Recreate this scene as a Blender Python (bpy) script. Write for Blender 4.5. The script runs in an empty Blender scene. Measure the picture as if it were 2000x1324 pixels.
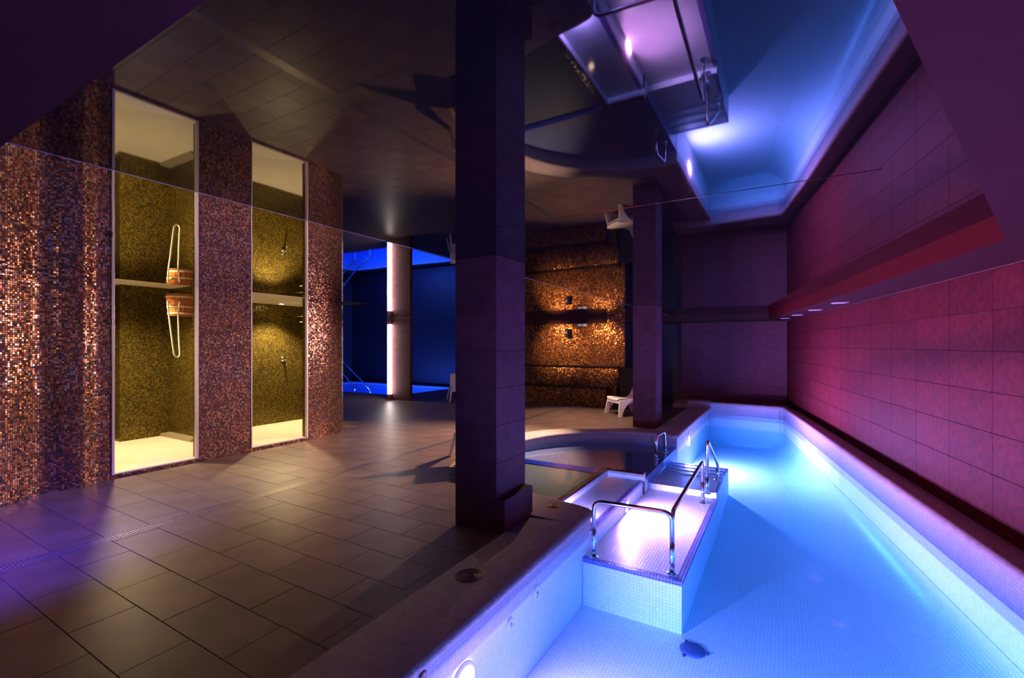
import bpy, bmesh, math, random
from mathutils import Vector, Matrix

# ------------------------------------------------------------------ camera, world, exposure, main lights
SC = bpy.context.scene
COL = SC.collection
random.seed(7)
SC.view_settings.view_transform = 'Standard'
SC.view_settings.look = 'None'
SC.view_settings.exposure = 0.0
SC.view_settings.gamma = 1.0
SC.view_settings.use_curve_mapping = False
SC.cycles.use_denoising = True
SC.cycles.max_bounces = 12
SC.cycles.diffuse_bounces = 4
SC.cycles.glossy_bounces = 5
SC.cycles.transparent_max_bounces = 16
SC.cycles.transmission_bounces = 8
SC.cycles.sample_clamp_indirect = 6.0
SC.cycles.blur_glossy = 0.4

# axes: X runs along the pool away from the camera, Y across the hall towards the showers, floor at Z = 0
cam_d = bpy.data.cameras.new('camera')
cam = bpy.data.objects.new('camera', cam_d); COL.objects.link(cam)
cam.location = (0, 0, 1.5)
cam.rotation_euler = (math.radians(90), 0, math.radians(-59.62))
cam_d.sensor_width = 36; cam_d.lens = 16.27; cam_d.shift_y = 0.006
cam_d.clip_start = 0.05; cam_d.clip_end = 60
SC.camera = cam

W = bpy.data.worlds.new('world'); SC.world = W; W.use_nodes = True
W.node_tree.nodes['Background'].inputs[0].default_value = (0.01, 0.008, 0.014, 1)
W.node_tree.nodes['Background'].inputs[1].default_value = 1.0

WARM = (1.0, 0.62, 0.42); YEL = (1.0, 0.72, 0.38); PINK = (0.55, 0.20, 1.0)

def lamp(name, kind, loc, power, color, aim=None, size=0.1, spot=None, blend=0.6, size_y=None, parent=None):
    d = bpy.data.lights.new(name, kind); d.energy = power; d.color = color
    if kind == 'AREA':
        d.size = size
        d.shape = 'DISK'
        if size_y: d.shape = 'RECTANGLE'; d.size_y = size_y
    else:
        d.shadow_soft_size = size
    if kind == 'SPOT':
        d.spot_size = math.radians(spot); d.spot_blend = blend
    o = bpy.data.objects.new(name, d); COL.objects.link(o)
    o.location = loc
    if aim is not None:
        v = Vector(aim) - Vector(loc)
        o.rotation_euler = v.to_track_quat('-Z', 'Y').to_euler()
    return o

LP = dict(sh1=420, sh2=330, chair=420, chair2=300, mos=60, mos2=290, bench=110, bench2=80, blue=800, red=90,
          pa=215, pb=200, pc=350, near_fill=860, basin=34, shelf=7, plunge=120)

# showers
lamp('shower_light', 'SPOT', (2.66, 7.63, 2.36), LP['sh1'], YEL, (2.70, 7.50, 0), 0.06, 142, 1.0)
lamp('shower_light', 'SPOT', (5.09, 7.70, 2.20), LP['sh2'], YEL, (4.95, 7.4, 0), 0.05, 124, 0.6)
# ceiling spot over the chair beside the round pool
lamp('warm_spot', 'SPOT', (8.35, 3.15, 2.19), LP['chair'] * 4.6, WARM, (5.0, 4.7, 0), 0.05, 80, 1.0)
lamp('warm_spot', 'SPOT', (8.7, 3.6, 2.19), LP['chair2'], WARM, (8.8, 3.7, 0), 0.05, 80, 0.4)
# warm spots on the mosaic; the copper wall pair is unseen and added
lamp('warm_spot', 'SPOT', (0.6, 3.6, 2.02), LP['mos'], (1.0, 0.72, 0.52), (2.6, 6.48, 1.35), 0.04, 66, 0.8)
lamp('warm_spot', 'SPOT', (0.6, 4.9, 2.02), LP['mos2'], (1.0, 0.66, 0.5), (4.8, 6.5, 1.4), 0.04, 50, 0.8)
lamp('warm_spot', 'SPOT', (10.5, 5.35, 2.02), LP['bench'], (1.0, 0.5, 0.22), (11.4, 5.25, 1.5), 0.04, 86, 0.8)
lamp('warm_spot', 'SPOT', (10.5, 4.15, 2.02), LP['bench2'], (1.0, 0.5, 0.22), (11.4, 4.1, 1.5), 0.04, 86, 0.8)
# blue wash that reaches in from beyond the left edge of the picture
lamp('blue_wash', 'SPOT', (-0.2, 4.2, 1.9), LP['blue'], (0.07, 0.03, 1.0), (0.8, 5.0, 0), 0.08, 75, 0.9)
# red wash on the long tiled wall, from an added lamp without a fitting
lamp('red_wash', 'SPOT', (1.0, 1.2, 1.98), LP['red'], (1.0, 0.06, 0.10), (6.6, -1.0, 1.45), 0.25, 80, 0.95)

# ------------------------------------------------------------------ materials
def M(name):
    m = bpy.data.materials.new(name); m.use_nodes = True
    nt = m.node_tree; b = nt.nodes['Principled BSDF']
    return m, nt, b

def N(nt, t, **k):
    n = nt.nodes.new(t)
    for a, v in k.items(): setattr(n, a, v)
    return n

def plain(name, col, rough=0.5, metal=0.0, noise=0.0, nscale=8, bump=0.0, bscale=60, vary=0.0, spec=0.5):
    m, nt, b = M(name)
    b.inputs['Base Color'].default_value = (*col, 1)
    b.inputs['Roughness'].default_value = rough
    b.inputs['Metallic'].default_value = metal
    b.inputs['Specular IOR Level'].default_value = spec
    tc = N(nt, 'ShaderNodeTexCoord')
    if noise or vary:
        n = N(nt, 'ShaderNodeTexNoise'); n.inputs['Scale'].default_value = nscale; n.inputs['Detail'].default_value = 6
        nt.links.new(tc.outputs['Object'], n.inputs['Vector'])
        mr = N(nt, 'ShaderNodeMapRange'); mr.inputs[1].default_value = 0.3; mr.inputs[2].default_value = 0.7
        mr.inputs[3].default_value = 1 - noise; mr.inputs[4].default_value = 1 + noise
        nt.links.new(n.outputs['Fac'], mr.inputs[0])
        oi = N(nt, 'ShaderNodeObjectInfo')
        mr2 = N(nt, 'ShaderNodeMapRange'); mr2.inputs[3].default_value = 1 - vary; mr2.inputs[4].default_value = 1 + vary
        nt.links.new(oi.outputs['Random'], mr2.inputs[0])
        mu = N(nt, 'ShaderNodeMath', operation='MULTIPLY')
        nt.links.new(mr.outputs[0], mu.inputs[0]); nt.links.new(mr2.outputs[0], mu.inputs[1])
        vm = N(nt, 'ShaderNodeVectorMath', operation='SCALE'); vm.inputs[0].default_value = col
        nt.links.new(mu.outputs[0], vm.inputs['Scale'])
        nt.links.new(vm.outputs[0], b.inputs['Base Color'])
    if bump:
        n2 = N(nt, 'ShaderNodeTexNoise'); n2.inputs['Scale'].default_value = bscale; n2.inputs['Detail'].default_value = 4
        nt.links.new(tc.outputs['Object'], n2.inputs['Vector'])
        bp = N(nt, 'ShaderNodeBump'); bp.inputs['Strength'].default_value = bump; bp.inputs['Distance'].default_value = 0.01
        nt.links.new(n2.outputs['Fac'], bp.inputs['Height']); nt.links.new(bp.outputs[0], b.inputs['Normal'])
    return m

def emit(name, col, s):
    m, nt, b = M(name)
    b.inputs['Base Color'].default_value = (*col, 1)
    b.inputs['Emission Color'].default_value = (*col, 1)
    b.inputs['Emission Strength'].default_value = s
    return m

def mosaic(name, cols, size, grout, rough=0.2, metal=0.6, tilt=0.12, jw=0.12, glow=None):
    """small glass tiles on the UV map (metres): own colour and own tilt for each tile, recessed joints"""
    m, nt, b = M(name); L = nt.links.new
    uv = N(nt, 'ShaderNodeUVMap')
    sc = N(nt, 'ShaderNodeVectorMath', operation='SCALE'); sc.inputs['Scale'].default_value = 1.0 / size
    L(uv.outputs[0], sc.inputs[0])
    fl = N(nt, 'ShaderNodeVectorMath', operation='FLOOR'); fr = N(nt, 'ShaderNodeVectorMath', operation='FRACTION')
    L(sc.outputs[0], fl.inputs[0]); L(sc.outputs[0], fr.inputs[0])
    wn = N(nt, 'ShaderNodeTexWhiteNoise', noise_dimensions='3D'); L(fl.outputs[0], wn.inputs['Vector'])
    rp = N(nt, 'ShaderNodeValToRGB'); rp.color_ramp.interpolation = 'CONSTANT'
    el = rp.color_ramp.elements
    while len(el) < len(cols): el.new(0.5)
    for i, c in enumerate(cols):
        el[i].position = i / len(cols); el[i].color = (*c, 1)
    L(wn.outputs['Value'], rp.inputs['Fac'])
    # joint mask
    s = N(nt, 'ShaderNodeSeparateXYZ'); L(fr.outputs[0], s.inputs[0])
    def edge(o):
        a = N(nt, 'ShaderNodeMath', operation='SUBTRACT'); L(o, a.inputs[0]); a.inputs[1].default_value = 0.5
        c = N(nt, 'ShaderNodeMath', operation='ABSOLUTE'); L(a.outputs[0], c.inputs[0]); return c.outputs[0]
    mx = N(nt, 'ShaderNodeMath', operation='MAXIMUM'); L(edge(s.outputs[0]), mx.inputs[0]); L(edge(s.outputs[1]), mx.inputs[1])
    g = N(nt, 'ShaderNodeMapRange'); g.inputs[1].default_value = 0.5 - jw * 0.5 - 0.02; g.inputs[2].default_value = 0.5 - jw * 0.5 + 0.02
    L(mx.outputs[0], g.inputs[0])
    mix = N(nt, 'ShaderNodeMix', data_type='RGBA'); L(g.outputs[0], mix.inputs[0]); L(rp.outputs[0], mix.inputs[6])
    mix.inputs[7].default_value = (*grout, 1); L(mix.outputs[2], b.inputs['Base Color'])
    inv = N(nt, 'ShaderNodeMath', operation='SUBTRACT'); inv.inputs[0].default_value = 1; L(g.outputs[0], inv.inputs[1])
    me = N(nt, 'ShaderNodeMath', operation='MULTIPLY'); me.inputs[1].default_value = metal; L(inv.outputs[0], me.inputs[0])
    L(me.outputs[0], b.inputs['Metallic'])
    ro = N(nt, 'ShaderNodeMapRange'); ro.inputs[3].default_value = rough; ro.inputs[4].default_value = 0.8
    L(g.outputs[0], ro.inputs[0]); L(ro.outputs[0], b.inputs['Roughness'])
    # tilt of each tile
    ge = N(nt, 'ShaderNodeNewGeometry')
    sub = N(nt, 'ShaderNodeVectorMath', operation='SUBTRACT'); sub.inputs[1].default_value = (0.5, 0.5, 0.5)
    L(wn.outputs['Color'], sub.inputs[0])
    s2 = N(nt, 'ShaderNodeVectorMath', operation='SCALE'); s2.inputs['Scale'].default_value = tilt; L(sub.outputs[0], s2.inputs[0])
    ad = N(nt, 'ShaderNodeVectorMath', operation='ADD'); L(ge.outputs['Normal'], ad.inputs[0]); L(s2.outputs[0], ad.inputs[1])
    no = N(nt, 'ShaderNodeVectorMath', operation='NORMALIZE'); L(ad.outputs[0], no.inputs[0])
    bp = N(nt, 'ShaderNodeBump'); bp.inputs['Strength'].default_value = 0.5; bp.inputs['Distance'].default_value = size * 0.08
    L(inv.outputs[0], bp.inputs['Height']); L(no.outputs[0], bp.inputs['Normal']); L(bp.outputs[0], b.inputs['Normal'])
    return m

m_floor = plain('floor_tile', (0.145, 0.102, 0.082), 0.42, noise=0.22, nscale=3.0, bump=0.04, bscale=40, vary=0.10)
m_grout = plain('floor_grout', (0.26, 0.20, 0.16), 0.9)
m_wtile = plain('wall_tile', (0.085, 0.013, 0.016), 0.62, noise=0.34, nscale=16, bump=0.12, bscale=90, vary=0.10, spec=0.12)
m_wgrout = plain('wall_grout', (0.24, 0.16, 0.17), 0.9)
m_ctile = plain('column_tile', (0.13, 0.047, 0.06), 0.6, noise=0.2, nscale=9, bump=0.1, bscale=70, vary=0.08, spec=0.15)
m_black = plain('black_lacquer', (0.012, 0.010, 0.012), 0.25)
m_dark = plain('dark_plaster', (0.05, 0.04, 0.045), 0.7)
m_soff = plain('soffit_plaster', (0.040, 0.012, 0.015), 0.8, spec=0.05)
m_white = plain('white_plaster', (0.85, 0.80, 0.70), 0.6)
m_shf = plain('shower_floor_stone', (0.80, 0.74, 0.60), 0.45, noise=0.05, nscale=4)
m_rim = plain('coping_stone', (0.50, 0.39, 0.40), 0.55, noise=0.15, nscale=20, bump=1.0, bscale=150)
m_chrome = plain('polished_steel', (0.85, 0.85, 0.88), 0.12, metal=1.0)
m_frame = plain('satin_frame', (0.62, 0.56, 0.62), 0.35, metal=0.3)
m_plastic = plain('white_plastic', (0.80, 0.76, 0.73), 0.38)
m_wood = plain('bucket_wood', (0.50, 0.17, 0.05), 0.35, noise=0.25, nscale=30)
m_band = plain('bucket_hoop', (0.85, 0.65, 0.40), 0.35, metal=0.3)
m_rope = plain('cream_hose', (0.9, 0.82, 0.6), 0.5)
m_cap = plain('brown_cap', (0.16, 0.09, 0.06), 0.4, bump=0.2)
m_capb = plain('brass_cap', (0.35, 0.20, 0.10), 0.3, metal=0.8)
m_jet = plain('jet_white', (0.75, 0.75, 0.78), 0.4)
m_drain = plain('drain_steel', (0.30, 0.27, 0.25), 0.38, metal=0.7)
m_sump = plain('sump_dark', (0.02, 0.03, 0.06), 0.6)
m_red = plain('red_lit_plaster', (0.07, 0.008, 0.008), 0.8, spec=0.05)  # soffit plaster; the red light on the fascia is put into its colour

m_mos = mosaic('copper_mosaic', [(0.15, 0.04, 0.03), (0.28, 0.08, 0.05), (0.06, 0.025, 0.05), (0.40, 0.20, 0.15), (0.22, 0.05, 0.045),
               (0.08, 0.05, 0.10), (0.34, 0.12, 0.06), (0.27, 0.19, 0.20), (0.12, 0.045, 0.035), (0.20, 0.05, 0.05), (0.42, 0.25, 0.17), (0.05, 0.03, 0.05)], 0.0205, (0.012, 0.008, 0.008),
               rough=0.24, metal=0.65, tilt=0.22, jw=0.2)
m_gold = mosaic('gold_mosaic', [(0.13, 0.096, 0.011), (0.20, 0.145, 0.016), (0.07, 0.05, 0.008), (0.28, 0.20, 0.025), (0.11, 0.08, 0.012), (0.17, 0.12, 0.012)],
                0.0205, (0.025, 0.018, 0.008), rough=0.25, metal=0.6, tilt=0.16)
m_amber = mosaic('amber_mosaic', [(0.30, 0.11, 0.02), (0.45, 0.20, 0.05), (0.14, 0.05, 0.02), (0.20, 0.09, 0.03), (0.50, 0.26, 0.10), (0.08, 0.03, 0.02)],
                 0.03, (0.02, 0.01, 0.008), rough=0.3, metal=0.7, tilt=0.35)
m_pool = mosaic('white_pool_mosaic', [(0.80, 0.82, 0.84), (0.76, 0.78, 0.81), (0.83, 0.84, 0.85)], 0.025, (0.52, 0.55, 0.60), rough=0.4, metal=0.0, tilt=0.0, jw=0.10)
m_face = mosaic('dim_rim_mosaic', [(0.46, 0.44, 0.52), (0.42, 0.41, 0.49), (0.49, 0.47, 0.55)], 0.025, (0.30, 0.28, 0.34), rough=0.4, metal=0.0, tilt=0.0, jw=0.10)  # white pool mosaic; dimmer light above the waterline put into its colour
m_navy = mosaic('navy_pool_mosaic', [(0.05, 0.05, 0.30), (0.09, 0.07, 0.42), (0.05, 0.05, 0.36)], 0.0245, (0.35, 0.34, 0.45), rough=0.3, metal=0.0, tilt=0.0, jw=0.14)
m_blackmos = mosaic('black_mosaic', [(0.012, 0.008, 0.012), (0.02, 0.012, 0.02), (0.03, 0.015, 0.02)], 0.0245, (0.03, 0.025, 0.03), rough=0.2, metal=0.2, tilt=0.1)
m_plungemos = mosaic('plunge_mosaic', [(0.55, 0.65, 0.75), (0.45, 0.60, 0.75)], 0.1, (0.2, 0.3, 0.5), rough=0.4, metal=0.0, tilt=0.0)

def gloss_sheet(name, col, ior, rough, metal=0.0):
    m, nt, b = M(name)
    b.inputs['Base Color'].default_value = (*col, 1); b.inputs['Roughness'].default_value = rough
    b.inputs['IOR'].default_value = ior; b.inputs['Metallic'].default_value = metal
    tc = N(nt, 'ShaderNodeTexCoord'); n = N(nt, 'ShaderNodeTexNoise'); n.inputs['Scale'].default_value = 0.7; n.inputs['Detail'].default_value = 1
    nt.links.new(tc.outputs['Object'], n.inputs['Vector'])
    bp = N(nt, 'ShaderNodeBump'); bp.inputs['Strength'].default_value = 0.25; bp.inputs['Distance'].default_value = 0.012
    nt.links.new(n.outputs['Fac'], bp.inputs['Height']); nt.links.new(bp.outputs[0], b.inputs['Normal'])
    return m
m_sheet = gloss_sheet('black_stretch_ceiling', (0.006, 0.005, 0.006), 1.64, 0.025)
m_mirror = gloss_sheet('mirror_stretch_ceiling', (0.72, 0.70, 0.68), 1.5, 0.015, 1.0)

def water(name, absorb, density):
    m = bpy.data.materials.new(name); m.use_nodes = True; nt = m.node_tree; nt.nodes.clear(); L = nt.links.new
    out = N(nt, 'ShaderNodeOutputMaterial'); mix = N(nt, 'ShaderNodeMixShader')
    tr = N(nt, 'ShaderNodeBsdfTransparent'); gl = N(nt, 'ShaderNodeBsdfGlossy'); gl.inputs['Roughness'].default_value = 0.06
    fr = N(nt, 'ShaderNodeFresnel'); fr.inputs['IOR'].default_value = 1.33
    ge = N(nt, 'ShaderNodeNewGeometry')
    # seen from above: Fresnel of water; from below: total reflection sets in at flat angles
    dt = N(nt, 'ShaderNodeVectorMath', operation='DOT_PRODUCT'); L(ge.outputs['Normal'], dt.inputs[0]); L(ge.outputs['Incoming'], dt.inputs[1])
    ab = N(nt, 'ShaderNodeMath', operation='ABSOLUTE'); L(dt.outputs['Value'], ab.inputs[0])
    mr = N(nt, 'ShaderNodeMapRange'); mr.interpolation_type = 'SMOOTHSTEP'
    mr.inputs[1].default_value = 0.32; mr.inputs[2].default_value = 0.72; mr.inputs[3].default_value = 1.0; mr.inputs[4].default_value = 0.03
    L(ab.outputs[0], mr.inputs[0])
    fr.inputs['IOR'].default_value = 1.33
    fm = N(nt, 'ShaderNodeMix', data_type='FLOAT'); L(ge.outputs['Backfacing'], fm.inputs[0]); L(fr.outputs[0], fm.inputs[2]); L(mr.outputs[0], fm.inputs[3])
    L(fm.outputs[0], mix.inputs[0]); L(tr.outputs[0], mix.inputs[1]); L(gl.outputs[0], mix.inputs[2]); L(mix.outputs[0], out.inputs['Surface'])
    va = N(nt, 'ShaderNodeVolumeAbsorption'); va.inputs['Color'].default_value = (*absorb, 1); va.inputs['Density'].default_value = density
    L(va.outputs[0], out.inputs['Volume'])
    return m
# absorption per metre = (1 - colour) * density
m_water = water('pool_water', (0.48, 0.95, 0.995), 1.0)
m_plunge = water('plunge_water', (0.1, 0.6, 0.98), 0.5)

# ------------------------------------------------------------------ mesh helpers
class MB:
    def __init__(s): s.v = []; s.f = []; s.m = []; s.uv = []; s.sm = []
    def quad(s, pts, uv=None, mi=0, smooth=False):
        i = len(s.v); s.v += [tuple(p) for p in pts]; s.f.append(tuple(range(i, i + len(pts)))); s.m.append(mi); s.sm.append(smooth)
        s.uv.append(uv if uv else [(0, 0)] * len(pts))
    def box(s, a, b, mi=0):
        x0, y0, z0 = a; x1, y1, z1 = b
        P = lambda x, y, z: (x, y, z)
        s.quad([P(x0, y0, z0), P(x0, y1, z0), P(x1, y1, z0), P(x1, y0, z0)], [(x0, y0), (x0, y1), (x1, y1), (x1, y0)], mi)
        s.quad([P(x0, y0, z1), P(x1, y0, z1), P(x1, y1, z1), P(x0, y1, z1)], [(x0, y0), (x1, y0), (x1, y1), (x0, y1)], mi)
        s.quad([P(x0, y0, z0), P(x1, y0, z0), P(x1, y0, z1), P(x0, y0, z1)], [(x0, z0), (x1, z0), (x1, z1), (x0, z1)], mi)
        s.quad([P(x1, y1, z0), P(x0, y1, z0), P(x0, y1, z1), P(x1, y1, z1)], [(x1, z0), (x0, z0), (x0, z1), (x1, z1)], mi)
        s.quad([P(x0, y1, z0), P(x0, y0, z0), P(x0, y0, z1), P(x0, y1, z1)], [(y1, z0), (y0, z0), (y0, z1), (y1, z1)], mi)
        s.quad([P(x1, y0, z0), P(x1, y1, z0), P(x1, y1, z1), P(x1, y0, z1)], [(y0, z0), (y1, z0), (y1, z1), (y0, z1)], mi)
        return s
    def prism(s, poly, z0, z1, mi=0, cap=True, bottom=True):
        """poly counter-clockwise"""
        n = len(poly); d = 0
        for i in range(n):
            a, b = poly[i], poly[(i + 1) % n]; l = math.dist(a, b)
            s.quad([(a[0], a[1], z0), (b[0], b[1], z0), (b[0], b[1], z1), (a[0], a[1], z1)], [(d, z0), (d + l, z0), (d + l, z1), (d, z1)], mi); d += l
        if cap: s.quad([(x, y, z1) for x, y in poly], [tuple(p) for p in poly], mi)
        if bottom: s.quad([(x, y, z0) for x, y in reversed(poly)], [tuple(p) for p in reversed(poly)], mi)
        return s
    def tube(s, path, r, seg=12, mi=0, caps=True):
        pts = [Vector(p) for p in path]; rings = []
        up = None
        for i, p in enumerate(pts):
            t = (pts[min(i + 1, len(pts) - 1)] - pts[max(i - 1, 0)]).normalized()
            if up is None:
                up = t.orthogonal().normalized()
            else:
                up = (up - t * up.dot(t)).normalized()
            w = t.cross(up); rr = r[i] if isinstance(r, (list, tuple)) else r
            rings.append([p + (up * math.cos(a) + w * math.sin(a)) * rr for a in [2 * math.pi * k / seg for k in range(seg)]])
        i0 = len(s.v)
        for R in rings: s.v += [tuple(q) for q in R]
        for i in range(len(rings) - 1):
            for k in range(seg):
                a = i0 + i * seg + k; b = i0 + i * seg + (k + 1) % seg
                s.f.append((a, b, b + seg, a + seg)); s.m.append(mi); s.sm.append(True); s.uv.append([(0, 0)] * 4)
        if caps:
            s.f.append(tuple(i0 + k for k in reversed(range(seg)))); s.m.append(mi); s.sm.append(False); s.uv.append([(0, 0)] * seg)
            j = i0 + (len(rings) - 1) * seg
            s.f.append(tuple(j + k for k in range(seg))); s.m.append(mi); s.sm.append(False); s.uv.append([(0, 0)] * seg)
        return s
    def lathe(s, prof, origin, axis=(0, 0, 1), seg=32, mi=0):
        ax = Vector(axis).normalized(); u = ax.orthogonal().normalized(); w = ax.cross(u); o = Vector(origin)
        i0 = len(s.v)
        for r, h in prof:
            for k in range(seg):
                a = 2 * math.pi * k / seg
                s.v.append(tuple(o + ax * h + (u * math.cos(a) + w * math.sin(a)) * r))
        for i in range(len(prof) - 1):
            for k in range(seg):
                a = i0 + i * seg + k; b = i0 + i * seg + (k + 1) % seg
                s.f.append((a, b, b + seg, a + seg)); s.m.append(mi); s.sm.append(True); s.uv.append([(0, 0)] * 4)
        return s
    def build(s, name, mats, parent=None, bevel=0, weld=False):
        me = bpy.data.meshes.new(name); me.from_pydata(s.v, [], s.f)
        ul = me.uv_layers.new(name='UVMap')
        flat = [c for f in s.uv for u in f for c in u]
        ul.data.foreach_set('uv', flat)
        if not isinstance(mats, (list, tuple)): mats = [mats]
        for m in mats: me.materials.append(m)
        me.polygons.foreach_set('material_index', s.m); me.polygons.foreach_set('use_smooth', s.sm)
        me.update()
        if weld or bevel:
            bm = bmesh.new(); bm.from_mesh(me); bmesh.ops.remove_doubles(bm, verts=bm.verts, dist=1e-5)
            if bevel:
                bmesh.ops.bevel(bm, geom=list(bm.edges), offset=bevel, segments=2, profile=0.5, affect='EDGES', clamp_overlap=True)
            bmesh.ops.recalc_face_normals(bm, faces=bm.faces)
            bm.to_mesh(me); bm.free()
        o = bpy.data.objects.new(name, me); COL.objects.link(o)
        if parent: o.parent = parent
        return o

def place(o, loc):
    """give a mesh built in world space its origin at loc"""
    o.data.transform(Matrix.Translation(-Vector(loc))); o.location = Vector(loc)
    return o
def struct(o): o['kind'] = 'structure'; return o
def tag(o, label, cat, group=None, kind=None):
    o['label'] = label; o['category'] = cat
    if group: o['group'] = group
    if kind: o['kind'] = kind
    return o
def thing(name, label, cat, loc=(0, 0, 0), rz=0, group=None):
    o = bpy.data.objects.new(name, None); COL.objects.link(o); o.empty_display_size = 0.1
    o.location = loc; o.rotation_euler = (0, 0, rz); return tag(o, label, cat, group)
def part(mb, name, mats, root, **k):
    """part built in world space under a thing without rotation"""
    o = mb.build(name, mats, root, **k); o.data.transform(Matrix.Translation(-root.location)); return o

def bend(pts, r, n=6):
    """round the inner corners of a 3D polyline"""
    out = [Vector(pts[0])]
    for i in range(1, len(pts) - 1):
        p = Vector(pts[i]); a = Vector(pts[i - 1]) - p; b = Vector(pts[i + 1]) - p
        rr = min(r, a.length * 0.45, b.length * 0.45)
        s = p + a.normalized() * rr; e = p + b.normalized() * rr
        for k in range(n + 1):
            t = k / n; out.append(s * (1 - t) ** 2 + p * 2 * t * (1 - t) + e * t ** 2)
    out.append(Vector(pts[-1])); return out

# ------------------------------------------------------------------ key plan numbers (metres)
WATER = -0.075
Q = 1.45                        # pool wall on the hall side
CP, CQ, CR = 5.57, 1.45, 2.06   # round pool
def q_right(p): return -1.186 + (p - 3.76) * 0.157     # pool wall on the long-wall side
def q_wall(p): return -1.91 + (p - 1.12) * 0.1627      # long tiled wall
P_END = 11.45
ZS, ZM, ZF = 2.22, 2.25, 2.064  # black sheet, mirror sheet, soffit

arc = [(CP + CR * math.cos(math.radians(a)), CQ + CR * math.sin(math.radians(a))) for a in range(118, -1, -4)]
arc[-1] = (CP + CR, Q)
tip = [(3.80, Q), (3.86, 1.46), (3.90, 1.50), (3.93, 1.60), (3.96, 1.80), (4.02, 2.10), (4.15, 2.55), (4.33, 2.95)]
pathA = [(0.60, Q), (1.0, Q), (2.5, Q)] + tip + arc + [(8.6, Q), (10.0, Q), (P_END, Q)]
pathB = [(P_END, Q + 0.0), (11.44, 1.2), (11.32, 0.08), (11.24, 0.0), (11.1, q_right(11.1)), (8.0, q_right(8.0)), (5.0, q_right(5.0)), (2.0, q_right(2.0)), (0.60, q_right(0.60))]

def sweep(path, prof, zoff, mis, closed=False):
    """prof: (left offset, z); mis: material index per profile segment"""
    mb = MB(); n = len(path); rows = []; d = 0
    for i, p in enumerate(path):
        a = Vector(path[max(i - 1, 0)]); b = Vector(path[min(i + 1, n - 1)]); c = Vector(p)
        d1 = (c - a).normalized() if i > 0 else (b - c).normalized(); d2 = (b - c).normalized() if i < n - 1 else d1
        n1 = Vector((-d1.y, d1.x)); n2 = Vector((-d2.y, d2.x)); nn = (n1 + n2).normalized(); k = 1 / max(0.5, nn.dot(n1))
        if i: d += (c - a).length
        rows.append(([(c.x + nn.x * o * k, c.y + nn.y * o * k, z + (zoff[i] if z > -0.1 else 0)) for o, z in prof], d))
    for i in range(n - 1):
        (A, da), (B, db) = rows[i], rows[i + 1]; l = 0
        for j in range(len(prof) - 1):
            l2 = l + math.dist(prof[j], prof[j + 1])
            mb.quad([A[j], A[j + 1], B[j + 1], B[j]], [(da, l), (da, l2), (db, l2), (db, l)], mis[j], smooth=(mis[j] == 1))
            l = l2
    return mb, rows

# ------------------------------------------------------------------ floor
PL = (10.2, 13.1, 9.95, 15.2)   # plunge pool opening
def cuts(p, r, q0):
    """floor intervals across the hall at p"""
    s = q0
    if 4.0 < p < CP + r:
        s = max(s, CQ + math.sqrt(max(0, r * r - (p - CP) ** 2)))
    elif 3.35 < p <= 4.0: s = max(s, 2.45)
    out = [(s, 16.0)]
    if PL[0] < p < PL[1]: out = [(s, PL[2]), (PL[3], 16.0)]
    return out
mb = MB(); p = -1.2
while p < 13.6:
    for a, b in cuts(p + 0.05, 2.3, 1.7):
        mb.quad([(p, a, -0.006), (p + 0.1, a, -0.006), (p + 0.1, b, -0.006), (p, b, -0.006)])
    p += 0.1
floor = struct(mb.build('floor', m_grout))
TP, TQ, J = 0.3016, 0.6016, 0.0022
def tile_mesh(w, h, t, name, mat, be=0.0012):
    mb = MB().box((-w / 2, -h / 2, -t), (w / 2, h / 2, 0)); me = None
    o = mb.build(name, mat, bevel=be); me = o.data; bpy.data.objects.remove(o); return me
full = tile_mesh(TP - 2 * J, TQ - 2 * J, 0.012, 'tile', m_floor)
far_mb = MB(); ntile = 0
DR = (4.455, 4.585)  # channel drain
k0 = -8; rows_n = 0
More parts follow.
